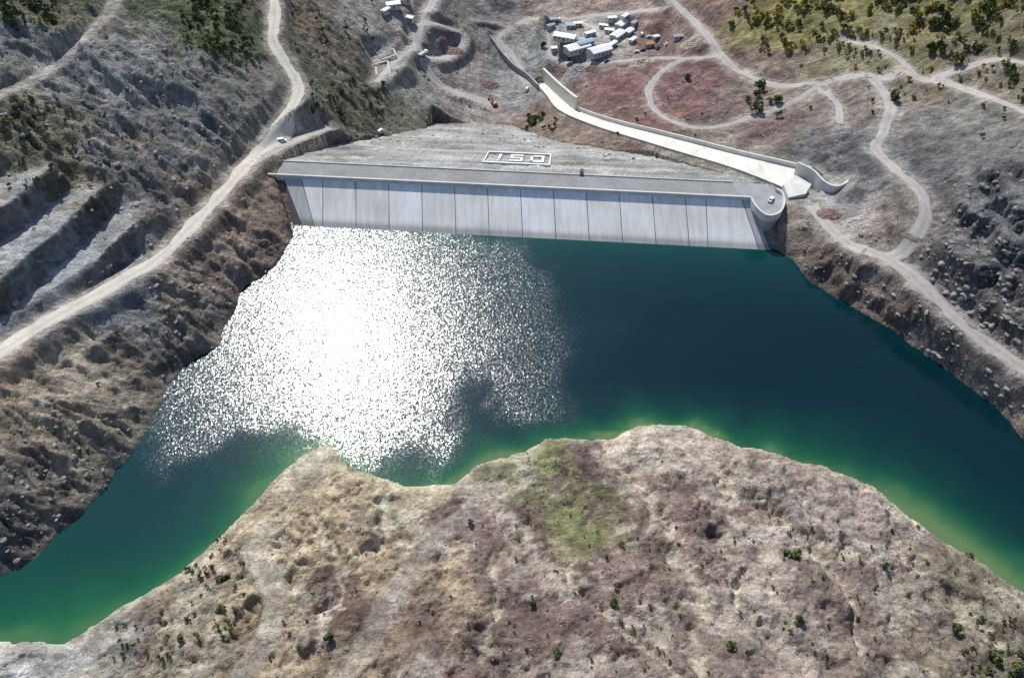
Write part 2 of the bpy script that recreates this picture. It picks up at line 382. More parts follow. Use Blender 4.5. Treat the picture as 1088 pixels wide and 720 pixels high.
def surf(name,color=None,attr=None,facs=((.5,.75,1.25),),bumps=((1.,.3),),rough=.95,spec=.15,stretch=None):
    m,nt,b=mat(name)
    tc=N(nt,'ShaderNodeTexCoord'); co=tc.outputs['Object']
    if stretch:
        mp=N(nt,'ShaderNodeMapping'); mp.inputs['Scale'].default_value=stretch; nt.links.new(co,mp.inputs[0]); co=mp.outputs[0]
    if attr:
        a=N(nt,'ShaderNodeAttribute',attribute_name=attr); cs=a.outputs['Color']
    else:
        r=N(nt,'ShaderNodeRGB'); r.outputs[0].default_value=(*color,1); cs=r.outputs[0]
    cs=mulcol(nt,cs,[noisefac(nt,co,*f)[0] for f in facs])
    nt.links.new(cs,b.inputs['Base Color'])
    b.inputs['Roughness'].default_value=rough; b.inputs['Specular IOR Level'].default_value=spec
    prev=None
    for f in bumps:
        sc,dist=f[0],f[1]; kind=f[2] if len(f)>2 else 'n'
        out=noisefac(nt,co,sc,0,1,6,.65,kind)[1]
        bm=N(nt,'ShaderNodeBump'); bm.inputs['Strength'].default_value=1; bm.inputs['Distance'].default_value=dist
        nt.links.new(out,bm.inputs['Height'])
        if prev: nt.links.new(prev,bm.inputs['Normal'])
        prev=bm.outputs[0]
    if prev: nt.links.new(prev,b.inputs['Normal'])
    return m
m_ter=surf('terrain_rock',attr='col',facs=((.09,.82,1.2,9,.7,'s'),(.26,1.12,.8,8,.7,'s'),(.9,.78,1.24,6,.7),(.35,.85,1.15,7,.65,'g')),bumps=((.14,4.5),(.7,1.4)))
m_road=surf('road_gravel',attr='col',facs=((.1,.85,1.15,6,.7),(.6,.85,1.12,6,.7)),bumps=((1.,.2),))
m_conc=surf('concrete',color=lin([205,203,196]),facs=((.25,.85,1.1),(1.5,.93,1.05)),bumps=((1.,.03),),rough=.85)
m_concd=surf('concrete_weathered',color=lin([150,152,152]),facs=((.2,.8,1.15),(1.5,.9,1.08)),bumps=((1.,.04),),rough=.9)
m_joint=surf('joint_dark',color=(.1,.1,.1),facs=((.5,.8,1.2),),bumps=())
m_slab=surf('slab_concrete',attr='col',facs=((.35,.82,1.12,6,.7),(1.6,.92,1.06)),bumps=((1.,.03),),rough=.8,stretch=(1,.12,.12))
m_fill=surf('rockfill',attr='col',facs=((.5,.75,1.25,8,.7),(.9,.75,1.2,0,0,'v'),(.08,.85,1.1,6,.7,'s')),bumps=((.7,.9,'v'),(1.2,.4)))
m_asph=surf('crest_gravel',color=lin([142,142,141]),facs=((.12,.82,1.14,7,.7),(.9,.82,1.15,6,.7)),bumps=((1.2,.25),))
m_white=surf('white_paint',color=(.74,.74,.72),facs=((.8,.7,1.05),),bumps=())
m_fol=surf('foliage',attr='col',facs=((.6,.6,1.4),),bumps=(),rough=.8,spec=.2)
m_bark=surf('bark',color=(.1,.07,.05),bumps=())
m_rock=surf('boulder_rock',color=(.24,.225,.21),facs=((.15,.6,1.5),(1.5,.8,1.2)),bumps=((1.5,.3),))
def flatmat(name,c,rough=.5,metal=0):
    m,nt,b=mat(name); b.inputs['Roughness'].default_value=rough; b.inputs['Metallic'].default_value=metal
    tc=N(nt,'ShaderNodeTexCoord'); r=N(nt,'ShaderNodeRGB'); r.outputs[0].default_value=(*c,1)
    nt.links.new(mulcol(nt,r.outputs[0],[noisefac(nt,tc.outputs['Object'],1.2,.88,1.08)[0]]),b.inputs['Base Color']); return m
m_glass=flatmat('window_glass',(.03,.04,.05),.1); m_tyre=flatmat('tyre_rubber',(.03,.03,.03),.9)
m_orange=flatmat('machine_orange',(.42,.14,.05),.5); m_cwhite=flatmat('car_paint_white',(.75,.75,.75),.3); m_cdark=flatmat('car_paint_dark',(.06,.07,.09),.3)
m_grey=flatmat('steel_grey',(.3,.3,.3),.5)
m_roof=flatmat('roof_sheet_white',(.78,.8,.82),.5); m_wallp=flatmat('wall_panel',(.5,.5,.48),.7); m_blue=flatmat('roof_sheet_blue',(.3,.4,.5),.5); m_red=flatmat('roof_sheet_red',(.3,.14,.1),.6)
# ---------------- terrain object
V=np.stack([X,Y,Z],-1).reshape(-1,3)
me=fast_mesh('terrain',V,gridfaces(len(xs),len(ys)),True,c.reshape(-1,3)); new_obj('terrain',me,m_ter)
# ---------------- roads
i=0
for k,wd,qd in roads:
    if k in 'ts': continue
    tg=np.gradient(qd[:,:2],axis=0); tg/=np.linalg.norm(tg,axis=1)[:,None]+1e-9; nn=np.c_[-tg[:,1],tg[:,0]]
    n=len(qd); off=np.array([-1,-.75,-.5,-.2,0,.2,.5,.75,1]); VV=[];CC=[]
    for a in off:
        jj=fbm(np.arange(n)*3.,np.full(n,50.*np.sign(a)),14,3,i+200)
        wj=wd/2*a*(1+(jj*.8 if abs(a)>.6 else 0))
        xy=qd[:,:2]+nn*np.reshape(wj,(-1,1)); z=bil(Z,xy[:,0],xy[:,1])+(.16 if abs(a)<1 else -.05)
        VV.append(np.c_[xy,z]); t=lin([190,184,172])[None]*np.ones((n,1))
        if k!='main': t=bil(c[...,0],xy[:,0],xy[:,1])[:,None]*.6*np.array([1,.95,.9])+lin([160,152,144])*.4
        t=t*(1.08 if abs(a)==.5 else .9 if a==0 else .94 if abs(a)>.8 else 1)
        CC.append(t)
    VV=np.stack(VV,1).reshape(-1,3); CC=np.stack(CC,1).reshape(-1,3)
    me=fast_mesh('dirt_road',VV,gridfaces(len(off),n),True,CC); new_obj('dirt_road',me,m_road); i+=1
# ---------------- water
wxs=np.arange(-340,445,2.); wys=np.arange(-135,300,2.)
WX,WY=np.meshgrid(wxs,wys)
wd_=pl_dist(WX,WY,WATER+[WATER[0]]); wi=inside(WX,WY,WATER); ws,wt=st(WX,WY)
ok=(wi|(wd_<10))&(wt<-RUN*CZ+6)
dSo=pl_dist(WX,WY,south); dD=pl_dist(WX,WY,damw); dN=np.minimum(pl_dist(WX,WY,left),pl_dist(WX,WY,right))
nz=fbm(WX,WY,30,5,301,.6); nz2=fbm(WX,WY,12,3,303)
dSo2=np.maximum(np.where(wi|(dSo>14),dSo,0)+nz*9+nz2*3,0)
widw=.75+.75*ss(60,150,WX)+.45*ss(-40,-120,WX)
g1=np.exp(-(dSo2/(8*widw))**1.15); g0=np.exp(-(dSo2/(1.7*widw*(1+.6*ss(60,150,WX))))**1.3)
deep=lin([2,30,40]); deepL=lin([3,46,54]); green=lin([26,94,60]); tan=lin([98,118,74])
mixL=(ss(90,-60,WX)*.8+nz*.4)[...,None].clip(0,1)
wc=deep*(1-mixL)+deepL*mixL
gd=(np.exp(-dD/14)*.55+np.exp(-dN/5)*.12)[...,None]; wc=wc*(1-gd)+lin([8,78,68])*gd
bl=(ss(-70,-150,WX)*ss(150,60,WY)*.6)[...,None]; wc=wc*(1-bl)+lin([18,76,52])*bl
gA=np.clip(g1*1.05,0,1)[...,None]; wc=wc*(1-gA)+green*gA
tA=(g0*(.35+.45*ss(-60,40,WX)))[...,None]; wc=wc*(1-tA)+tan*tA
rp=[atz(*p)[:2] for p in [(120,440),(165,515),(255,458),(300,440),(330,455),(375,492),(400,488),(430,470),(460,500),(492,480),(482,430),(500,400),(520,440),(575,455),(612,440),(615,370),(595,300),(550,255),(330,226),(230,290)]]
wr=WX+fbm(WX,WY,20,5,311,.65)*15; wr2=WY+fbm(WX,WY,20,5,318,.65)*15
rin=inside(wr,wr2,rp); rdd=pl_dist(wr,wr2,rp+[rp[0]]); rs=np.where(rin,rdd,-rdd)
rip=.2+.8*ss(-7,9,rs)
rip*=1+.3*fbm(WX,WY,10,4,321)
wcol=np.clip(wc,0,1)
okc=ok[:-1,:-1]|ok[1:,1:]|ok[:-1,1:]|ok[1:,:-1]
me=fast_mesh('reservoir_water',np.stack([WX,WY,np.zeros_like(WX)],-1).reshape(-1,3),gridfaces(len(wxs),len(wys),okc),True,wcol.reshape(-1,3))
at=me.attributes.new('ripple','FLOAT','POINT'); at.data.foreach_set('value',rip.astype(np.float32).ravel())
m,nt,b=mat('lake_water')
a=N(nt,'ShaderNodeAttribute',attribute_name='col'); nt.links.new(a.outputs['Color'],b.inputs['Base Color'])
b.inputs['IOR'].default_value=1.4
ra_=N(nt,'ShaderNodeAttribute',attribute_name='ripple')
mr=N(nt,'ShaderNodeMapRange'); nt.links.new(ra_.outputs['Fac'],mr.inputs[0])
for i_,v_ in zip((1,2,3,4),(.2,1.,.12,.235)): mr.inputs[i_].default_value=v_
nt.links.new(mr.outputs[0],b.inputs['Roughness'])
tc=N(nt,'ShaderNodeTexCoord')
mp=N(nt,'ShaderNodeMapping'); mp.inputs['Scale'].default_value=(1.2,.85,1); nt.links.new(tc.outputs['Object'],mp.inputs[0])
n_=N(nt,'ShaderNodeTexNoise'); n_.inputs['Scale'].default_value=.8; n_.inputs['Detail'].default_value=2.; nt.links.new(mp.outputs[0],n_.inputs['Vector'])
mu=N(nt,'ShaderNodeMath',operation='MULTIPLY'); nt.links.new(n_.outputs['Fac'],mu.inputs[0]); nt.links.new(ra_.outputs['Fac'],mu.inputs[1])
bm=N(nt,'ShaderNodeBump'); bm.inputs['Strength'].default_value=1; bm.inputs['Distance'].default_value=.07; nt.links.new(mu.outputs[0],bm.inputs['Height'])
def vm(op,a_,b_=None,c_=None):
    n=N(nt,'ShaderNodeVectorMath',operation=op); 
    for i_,s_ in enumerate((a_,b_)):
        if s_ is None: continue
        if isinstance(s_,tuple): n.inputs[i_].default_value=s_
        else: nt.links.new(s_,n.inputs[i_])
    if c_ is not None: nt.links.new(c_,n.inputs['Scale'])
    return n.outputs[0]
tot=bm.outputs[0]
for sc_,amp in ((1.9,.125),(3.0,.11)):
    v=N(nt,'ShaderNodeTexVoronoi'); v.inputs['Scale'].default_value=sc_; v.inputs['Randomness'].default_value=1.; nt.links.new(mp.outputs[0],v.inputs['Vector'])
    q_=vm('SUBTRACT',v.outputs['Color'],(.5,.5,.5)); q_=vm('MULTIPLY',q_,(amp,amp,0.)); q_=vm('SCALE',q_,None,ra_.outputs['Fac']); tot=vm('ADD',tot,q_)
tot=vm('NORMALIZE',tot); nt.links.new(tot,b.inputs['Normal'])
new_obj('reservoir_water',me,m)
# ---------------- dam
def empty(name):
    ob=bpy.data.objects.new(name,None); bpy.context.scene.collection.objects.link(ob); return ob
def prism(name,poly,z0,z1,mt,parent=None,z1f=None):
    n=len(poly); top=[(p[0],p[1],z1 if z1f is None else z1f[i]) for i,p in enumerate(poly)]
    V=[(p[0],p[1],z0) for p in poly]+top
    Fc=[list(range(n,2*n)),list(range(n))[::-1]]+[[i,(i+1)%n,n+(i+1)%n,n+i] for i in range(n)]
    me=bpy.data.meshes.new(name); me.from_pydata(V,[],Fc); me.validate()
    bmm=bmesh.new(); bmm.from_mesh(me); bmesh.ops.recalc_face_normals(bmm,faces=bmm.faces); bmm.to_mesh(me); bmm.free()
    return new_obj(name,me,mt,parent)
def wall(name,pts,th,h,mt,parent=None,depth=1.):
    pts=np.array(pts,float); tg=np.gradient(pts[:,:2],axis=0); tg/=np.linalg.norm(tg,axis=1)[:,None]; nn=np.c_[-tg[:,1],tg[:,0]]*th/2
    n=len(pts); r=[]
    for sg,dz in ((-1,-depth),(-1,h),(1,h),(1,-depth)):
        r.append(np.c_[pts[:,:2]+nn*sg,pts[:,2]+dz])
    VV=np.stack(r,1).reshape(-1,3); Fq=[]
    for i in range(n-1):
        for k in range(4): a=i*4+k; b_=i*4+(k+1)%4; Fq.append([a,b_,b_+4,a+4])
    Fq+= [[0,3,2,1],[4*n-4,4*n-3,4*n-2,4*n-1]]
    return new_obj(name,fast_mesh(name,VV,Fq,False),mt,parent)
dam=empty('embankment_dam')
bot=-10.
def face(s,z,off=0.): return W(s,(z-CZ)*RUN,z+off)
me=bpy.data.meshes.new('face_base'); me.from_pydata([face(2,CZ,-.25),face(CL-2,CZ,-.25),face(CL+20,bot,-.25),face(-15+30,bot,-.25)],[],[[0,1,2,3]]); new_obj('face_base',me,m_joint,dam)
def s_of(u,v,z): p=atz(u,v,z); return float(st(p[0],p[1])[0])
tops=[301,320,343]+[343+35*i for i in range(1,12)]+[750,788,797]
bots=[321,334,343]+[343+35.4*i for i in range(1,12)]+[752,806,818]
tops=[s_of(u,188+(u-297)*.048,CZ) for u in tops]; bots=[s_of(u,240+(u-320)*.047,0) for u in bots]
VV=[];FF=[];CCc=[]
for i in range(len(tops)-1):
    g=.15; t0,t1,b0,b1=tops[i]+g,tops[i+1]-g,bots[i]+g,bots[i+1]-g
    kx=(CZ-bot)/CZ; bb0=t0+(b0-t0)*kx; bb1=t1+(b1-t1)*kx
    ny=30; nx=8; base=len(VV); tint=lin([234,231,224])*(1+rng.uniform(-.12,.06)); 
    if i in(0,15): tint=lin([180,182,180])
    ph=rng.uniform(0,100)
    for j in range(ny+1):
        z=CZ+(bot-CZ)*j/ny
        for k in range(nx+1):
            s=(t0+(bb0-t0)*j/ny)*(1-k/nx)+(t1+(bb1-t1)*j/ny)*k/nx
            VV.append(face(s,z,0)); f=1.+.12*float(perlin(np.array(ph+k*.8),np.array(z*.12+ph),61))+.12*float(perlin(np.array(s*.05),np.array(z*.2),62))
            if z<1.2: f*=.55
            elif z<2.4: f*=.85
            CCc.append(tint*f)
    for j in range(ny):
        for k in range(nx):
            a=base+j*(nx+1)+k; FF.append([a,a+1,a+nx+2,a+nx+1])
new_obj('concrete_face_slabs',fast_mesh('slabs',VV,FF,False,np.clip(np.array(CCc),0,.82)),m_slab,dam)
ts=np.r_[CW,np.arange(CW+1,TOE+3,1.6)]; ns=150
VV=[];CCc=[]
for t in ts:
    a=np.interp(t,tlT,slT)-5; b_=np.interp(t,trT,srT)+5
    s=np.linspace(a,b_,ns); p=O+np.outer(s,e)+nrm*t
    z=damz(np.array([t]))[0]+(fbm(p[:,0],p[:,1],5,3,401)*.9+fbm(p[:,0]*.3,p[:,1],3,3,403)*.5 if t>CW+1 else 0)
    VV.append(np.c_[p,np.broadcast_to(z,ns)]); 
    v=1+fbm(p[:,0]*.12,p[:,1],7,4,405,.6)*.8+fbm(p[:,0],p[:,1],25,4,407)*.5
    if abs(t-55)<3 or abs(t-90)<3: v=v*1.12
    CCc.append(lin([152,151,146])*v[:,None])
new_obj('downstream_rockfill',fast_mesh('fill',np.vstack(VV),gridfaces(ns,len(ts)),True,np.clip(np.vstack(CCc),.05,.6)),m_fill,dam)
for nm,bt,sg in (('fill_side_a',(tlT,slT),-5),('fill_side_b',(trT,srT),5)):
    r=[];
    for t in ts:
        s=np.interp(t,*bt)+sg; z=float(damz(np.array([t]))[0]); r+= [W(s,t,z),W(s,t,z-14)]
    new_obj(nm,fast_mesh(nm,r,[[2*i,2*i+1,2*i+3,2*i+2] for i in range(len(ts)-1)],False),m_rock,dam)
prism('crest_road',[W(-6,.4),W(CL+3,.4),W(CL+3,CW+.3),W(-6,CW+.3)],CZ-6,CZ,m_asph,dam)
curl=[atz(u,v,CZ) for u,v in [(797,212),(803,222),(814,231),(826,229),(832,220),(831,208),(824,203)]]
par=[np.array(W(s,0,CZ)) for s in np.linspace(-7,CL,40)]
curl_s=smooth([par[-1]]+curl[1:],1.5)
wall('parapet_wall',np.vstack([np.array(par),curl_s[1:]]),.8,1.6,m_conc,dam,depth=2.)
kerb=[np.array(W(s,CW-.6,CZ)) for s in np.linspace(-4,CL-6,30)]
wall('crest_kerb',kerb,.4,.5,m_conc,dam)
plat=[p[:2] for p in curl_s]+[atz(815,196,CZ)[:2],np.array(W(CL-8,CW)[:2]),np.array(W(CL-2,.3)[:2])]
prism('abutment_platform',plat,-12,CZ+.02,m_concd,dam)
o3=onface(511,176); sC,tC=st(o3[0],o3[1]); o4=onface(586,165); s2,t2=st(o4[0],o4[1]); o5=onface(586,177); t3=float(st(o5[0],o5[1])[1])
LW=float(s2-sC); LH=float(t2-t3)
def strip(parent,x0,y0,x1,y1,name='stroke'):
    a0=s2-x0*LW; a1=s2-x1*LW; b0=t2-y0*LH*1.; b1=t2-y1*LH
    sx=sorted((a0,a1)); tx=sorted((b0,b1))
    pts=[(sx[0],tx[0]),(sx[1],tx[0]),(sx[1],tx[1]),(sx[0],tx[1])]
    zf=[float(damz(np.array([t]))[0])+.9 for s,t in pts]
    poly=[W(s,t)[:2] for s,t in pts]
    prism(name,poly,min(zf)-4,0,m_white,parent,zf)
sg=empty('hillside_lettering')
for q in [(0,0,1,.08),(0,.92,1,1),(0,.08,.02,.92),(.98,.08,1,.92)]: strip(sg,*q,name='border')
L0=.22;L1=.8
for q in [(.1,L0,.14,L1),(.14,L0,.27,L0+.12),(.14,L1-.12,.27,L1),(.27,L0+.1,.31,L1-.1)]: strip(sg,*q,name='letter_d')
for q in [(.42,L1-.12,.62,L1),(.42,.56,.46,L1-.12),(.42,.45,.62,.56),(.58,L0+.12,.62,.45),(.42,L0,.62,L0+.12)]: strip(sg,*q,name='letter_s')
for q in [(.76,L0,.80,.66),(.76,.74,.80,.84)]: strip(sg,*q,name='letter_i')
# ---------------- spillway
sp=empty('spillway')
tg=np.gradient(ch[:,:2],axis=0); tg/=np.linalg.norm(tg,axis=1)[:,None]; nn=np.c_[-tg[:,1],tg[:,0]]
VV=[];CCc=[]
for a in np.linspace(-1,1,9):
    VV.append(np.c_[ch[:,:2]+nn*ch[:,3:4]/2*a,ch[:,2]+.1]); CCc.append(np.tile(lin([212,208,198]),(len(ch),1))*(1-.14*(abs(a)>.9))*(1-.12*(np.arange(len(ch))%6==0))[:,None])
new_obj('chute_floor',fast_mesh('chute',np.stack(VV,1).reshape(-1,3),gridfaces(9,len(ch)),True,np.stack(CCc,1).reshape(-1,3)),m_slab,sp)
for sgn,nm in ((-1,'chute_wall_a'),(1,'chute_wall_b')):
    pts=np.c_[ch[:,:2]+nn*(ch[:,3:4]/2+.4)*sgn,ch[:,2]]; wall(nm,pts,.8,2.4,m_conc,sp,depth=3)
bs=[np.r_[atz(u,v,z),0][:3] for u,v,z in [(612,116,-31),(600,106,-36),(590,97,-40),(577,84,-45)]]
wall('stilling_wall',smooth(bs,3),1.6,8,m_conc,sp,depth=6)
aw=smooth([atz(u,v,11.5) for u,v in [(846,178),(862,186),(874,198),(886,203),(897,199),(904,190)]],1.5)
wall('approach_wall',aw,.9,3.,m_conc,sp,depth=6)
prism('approach_slab',[atz(u,v,11.6)[:2] for u,v in [(832,196),(845,186),(862,196),(856,206),(838,210)]],4,11.75,m_conc,sp)
rw=[cast(u,v,Z) for u,v in [(522,44),(533,60),(546,74),(560,84),(572,96)]]
wall('retaining_wall',smooth(rw,3),1.2,4,m_concd,None,depth=3)
# ---------------- small builders
def box(name,c0,c1,mt,parent,taper=None):
    (x0,y0,z0),(x1,y1,z1)=c0,c1; t=taper or (0,0,0,0)
    V=[(x0,y0,z0),(x1,y0,z0),(x1,y1,z0),(x0,y1,z0),(x0+t[0],y0+t[2],z1),(x1-t[1],y0+t[2],z1),(x1-t[1],y1-t[2],z1),(x0+t[0],y1-t[2],z1)]
    me=bpy.data.meshes.new(name); me.from_pydata(V,[],[(3,2,1,0),(4,5,6,7),(0,1,5,4),(1,2,6,5),(2,3,7,6),(3,0,4,7)])
    ob=new_obj(name,me,mt,parent); bv=ob.modifiers.new('b','BEVEL'); bv.width=.06; bv.segments=2; return ob
def cyl(name,c,r,w_,mt,parent):
    n=16; V=[];
    for s in(-w_/2,w_/2):
        for i in range(n): a=2*math.pi*i/n; V.append((c[0]+r*math.cos(a),c[1]+s,c[2]+r*math.sin(a)))
    me=bpy.data.meshes.new(name); me.from_pydata(V,[],[list(range(n))[::-1],list(range(n,2*n))]+[[i,(i+1)%n,n+(i+1)%n,n+i] for i in range(n)])
    return new_obj(name,me,mt,parent)
def place(ob,p,ang): ob.location=p; ob.rotation_euler=(0,0,ang)
def car(p,ang,paint,name='parked_car',van=False):
    E=empty(name); h=1.0
    box('body',(-2.2,-.9,.35),(2.2,.9,h),paint,E,(.12,.1,.05,0))
    if van: box('cabin',(-2.1,-.85,h),(1.5,.85,2.1),paint,E,(.05,.5,.08,0)); box('windows',(-1.9,-.87,h+.15),(1.45,.87,1.75),m_glass,E,(.05,.4,.07,0))
    else: box('windows',(-1.5,-.8,h),(1.0,.8,1.45),m_glass,E,(.35,.55,.1,0)); box('roof',(-1.1,-.68,1.44),(.45,.68,1.52),paint,E)
    for x in(-1.4,1.4):
        for y in(-.82,.82): cyl('wheel',(x,y,.35),.36,.24,m_tyre,E)
    place(E,p,ang); return E
def truck(p,ang,paint):
    E=empty('dump_truck')
    box('chassis',(-4,-1.1,.7),(4,1.1,1.1),m_tyre,E); box('cab',(2.2,-1.2,1.1),(4.1,1.2,3.),paint,E,(.05,.3,.05,0)); box('windscreen',(3.6,-1.05,1.9),(4.12,1.05,2.8),m_glass,E,(0,.25,0,0))
    box('tipper_body',(-4.1,-1.3,1.15),(1.9,1.3,2.8),m_grey,E,(-.2,0,-.1,0))
    for x in(-3,-1.7,3):
        for y in(-1.1,1.1): cyl('wheel',(x,y,.55),.55,.35,m_tyre,E)
    place(E,p,ang)
def excavator(p,ang):
    E=empty('excavator')
    for y in(-1.2,1.2): box('track',(-2.2,y-.35,0),(2.2,y+.35,.9),m_tyre,E,(.3,.3,0,0))
    box('house',(-2.3,-1.4,1.),(1.2,1.4,2.4),m_orange,E,(.2,.1,.05,0)); box('cab',(0,.3,2.4),(1.4,1.3,3.3),m_glass,E,(.1,.2,.05,0))
    for nm,a,b_ in(('boom',(1,0,2),(4.6,0,5.2)),('stick',(4.6,0,5.2),(6.4,0,2.2))):
        a=Vector(a);b_=Vector(b_);d=b_-a; ob=box(nm,(0,-.25,-.3),(d.length,.25,.3),m_orange,E); ob.location=a; ob.rotation_euler=(0,-math.atan2(d.z,d.x),0)
    box('bucket',(5.7,-.6,1.1),(6.8,.6,2.2),m_tyre,E,(.2,0,0,0)); place(E,p,ang)
def shed(u,v,L,Wd,h,ang,roof=m_roof,name='site_building'):
    p=cast(u,v,Z); E=empty(name)
    box('walls',(-L/2,-Wd/2,-1),(L/2,Wd/2,h),m_wallp,E)
    r=h+Wd*.16; x=L/2+.4; y=Wd/2+.4
    me=bpy.data.meshes.new('roof'); me.from_pydata([(-x,-y,h+.02),(x,-y,h+.02),(x,y,h+.02),(-x,y,h+.02),(-x,0,r),(x,0,r)],[],[(0,1,5,4),(2,3,4,5),(0,4,3),(1,2,5),(3,2,1,0)]); new_obj('roof',me,roof,E)
    k=max(1,int(L//3))
    for i in range(k):
        xx=-L/2+(i+.5)*L/k
        for sy in(-1,1):
            if i==k//2 and sy<0: box('door',(xx-.6,sy*Wd/2-.04,0),(xx+.6,sy*Wd/2+.04,2.1),m_cdark,E)
            else: box('window',(xx-.6,sy*Wd/2-.04,1.1),(xx+.6,sy*Wd/2+.04,2.),m_glass,E)
    place(E,p,ang)
shed(600,42,15,6,3,-.35); shed(613,54,17,8,3.4,.5); shed(637,57,15,8,3.4,.5); shed(622,48,12,4,2.8,.5,m_blue)
shed(660,29,9,5,3,.9); shed(656,40,11,6,3.,.9,m_roof); shed(668,36,7,4,2.6,.9,m_roof); shed(590,54,6,3,2.6,.2); shed(650,22,6,3,2.6,.1,m_roof)
shed(697,42,5,2.6,2.6,.4,m_roof); shed(418,8,9,5,3,.3); shed(430,3,8,4,3,.3); shed(436,22,6,4,2.8,-.5,m_grey)
for u,v,L_,a_,r_ in [(664,20,6,.9,m_roof),(674,27,6,.9,m_grey),(647,35,6,-.3,m_roof),(641,30,6,-.3,m_cwhite),(606,30,6,.1,m_blue),(614,28,6,.1,m_roof),(585,30,6,.6,m_grey),(627,38,8,.5,m_roof),(690,50,6,.3,m_orange),(410,14,6,1.,m_roof),(650,50,9,.9,m_roof),(720,42,6,.2,m_grey),(672,45,6,.9,m_roof)]:
    shed(u,v,L_,2.6,2.6,a_,r_,'site_container')
for u,v,a,mt_,vn in [(300,151,.3,m_cwhite,True),(405,141,1.,m_cwhite,True),(690,40,.3,m_cwhite,False),(699,52,.8,m_cdark,False),(682,38,1.2,m_cwhite,True),(645,66,.2,m_cdark,False),(576,48,1.,m_cwhite,False),(676,56,.4,m_cwhite,False),(683,54,.4,m_cdark,False),(560,96,1.3,m_cwhite,True),(708,48,.8,m_cwhite,False),(630,68,.1,m_cwhite,False)]:
    car(cast(u,v,Z)+np.array([0,0,.15]),a,mt_,'site_van' if vn else 'parked_car',vn)
for u,v,a in [(450,60,1.),(538,64,1.9),(590,24,.2)]: truck(cast(u,v,Z)+np.array([0,0,.15]),a,m_cwhite)
car(atz(819,213,CZ+.05),1.0,m_cwhite,'parked_car'); car(atz(618,184,CZ+.02),1.5,m_cdark,'parked_car')
excavator(cast(525,112,Z)+np.array([0,0,.1]),2.2)
def frame_found(px):
    q=[cast(u,v,Z) for u,v in px]; E=empty('concrete_foundation')
    zz=np.mean([p[2] for p in q])
    for i in range(4):
        a,b_=q[i].copy(),q[(i+1)%4].copy(); a[2]=b_[2]=zz; wall('footing',[a,(a+b_)/2,b_],.8,.5,m_conc,E,depth=1)
frame_found([(401,54),(418,53),(421,62),(403,64)]); frame_found([(399,68),(412,67),(414,78),(400,80)])
for j,(u,v,r_,h_) in enumerate([(555,30,7,3.5),(575,20,6,3),(480,55,7,3),(610,76,8,3.5),(680,66,6,3),(520,90,6,2.5),(545,100,5,2.2),(735,45,6,2.5),(880,228,5,2),(905,236,4,1.6),(430,40,5,2.4)]):
    p=cast(u,v,Z); nr,na=10,26; VV=[]
    for a in range(nr):
        rr=r_*a/(nr-1)
        for b_ in range(na):
            t=2*math.pi*b_/na; x=rr*math.cos(t)*1.3; y=rr*math.sin(t); VV.append([p[0]+x,p[1]+y,0])
    VV=np.array(VV); rr=np.repeat(np.linspace(0,1,nr),na)
    VV[:,2]=bil(Z,VV[:,0],VV[:,1])-.3+h_*(1-rr)**.9+fbm(VV[:,0],VV[:,1],3,3,500+j)*.9*(1-rr)
    FF=[[a*na+b_,(a+1)*na+b_,(a+1)*na+(b_+1)%na,a*na+(b_+1)%na] for a in range(nr-1) for b_ in range(na)]
    new_obj('gravel_heap',fast_mesh('gravel_heap',VV,FF,True,np.tile(lin([[150,148,144],[160,150,136],[126,104,100]][j%3]),(len(VV),1))),m_fill)
# ---------------- vegetation
def plant_arrays(p,h,r,colr,seed,nq=150):
    g=np.random.default_rng(seed); nc=g.integers(5,9)
    cc=g.normal(size=(nc,3)); cc/=np.linalg.norm(cc,axis=1)[:,None]; cc*=g.uniform(.2,.75,(nc,1)); cr=g.uniform(.3,.55,nc)
    k=g.integers(0,nc,nq); d=g.normal(size=(nq,3)); d/=np.linalg.norm(d,axis=1)[:,None]
    c0=cc[k]+d*cr[k][:,None]*g.uniform(.55,1.1,(nq,1))
    c0=c0*np.array([r,r,h*.42])+np.array([0,0,h*.55])
    c0[:,2]=np.maximum(c0[:,2],.1*h)
    s=g.uniform(.10,.2,(nq,1))*r*1.15
    a=g.normal(size=(nq,3)); a/=np.linalg.norm(a,axis=1)[:,None]; b_=np.cross(a,d+g.normal(size=(nq,3))*.4); b_/=np.linalg.norm(b_,axis=1)[:,None]+1e-9
    V=np.stack([c0-a*s-b_*s*.7,c0+a*s-b_*s*.5,c0+a*s*.8+b_*s,c0-a*s*.6+b_*s*.8],1).reshape(-1,3)+p
    cl=np.repeat((colr*(g.uniform(.6,1.4,(nc,1))[k])*g.uniform(.8,1.2,(nq,1))),4,axis=0)
    return V,np.arange(nq*4).reshape(-1,4),cl
def trunk_arrays(p,h,r):
    V=[];Fq=[]
    def limb(a,b_,r0,r1):
        o_=len(V); a=np.array(a);b_=np.array(b_)
        for q_,rr in((a,r0),(b_,r1)):
            for i in range(5): t=2*math.pi*i/5; V.append(p+q_+np.array([rr*math.cos(t),rr*math.sin(t),0]))
        for i in range(5): Fq.append([o_+i,o_+(i+1)%5,o_+5+(i+1)%5,o_+5+i])
    limb((0,0,-.3),(0,0,h*.6),.05*h,.02*h); 
    for t in range(4):
        an=t*1.7; limb((0,0,h*(.25+.07*t)),(r*.6*math.cos(an),r*.6*math.sin(an),h*(.5+.08*t)),.02*h,.008*h)
    return np.array(V),np.array(Fq)
greens=[lin([80,98,54]),lin([92,104,58]),lin([68,84,50]),lin([104,112,62]),lin([86,90,60])]
yell=[lin([150,138,60]),lin([124,126,58]),lin([96,108,56]),lin([72,88,48]),lin([166,134,60])]
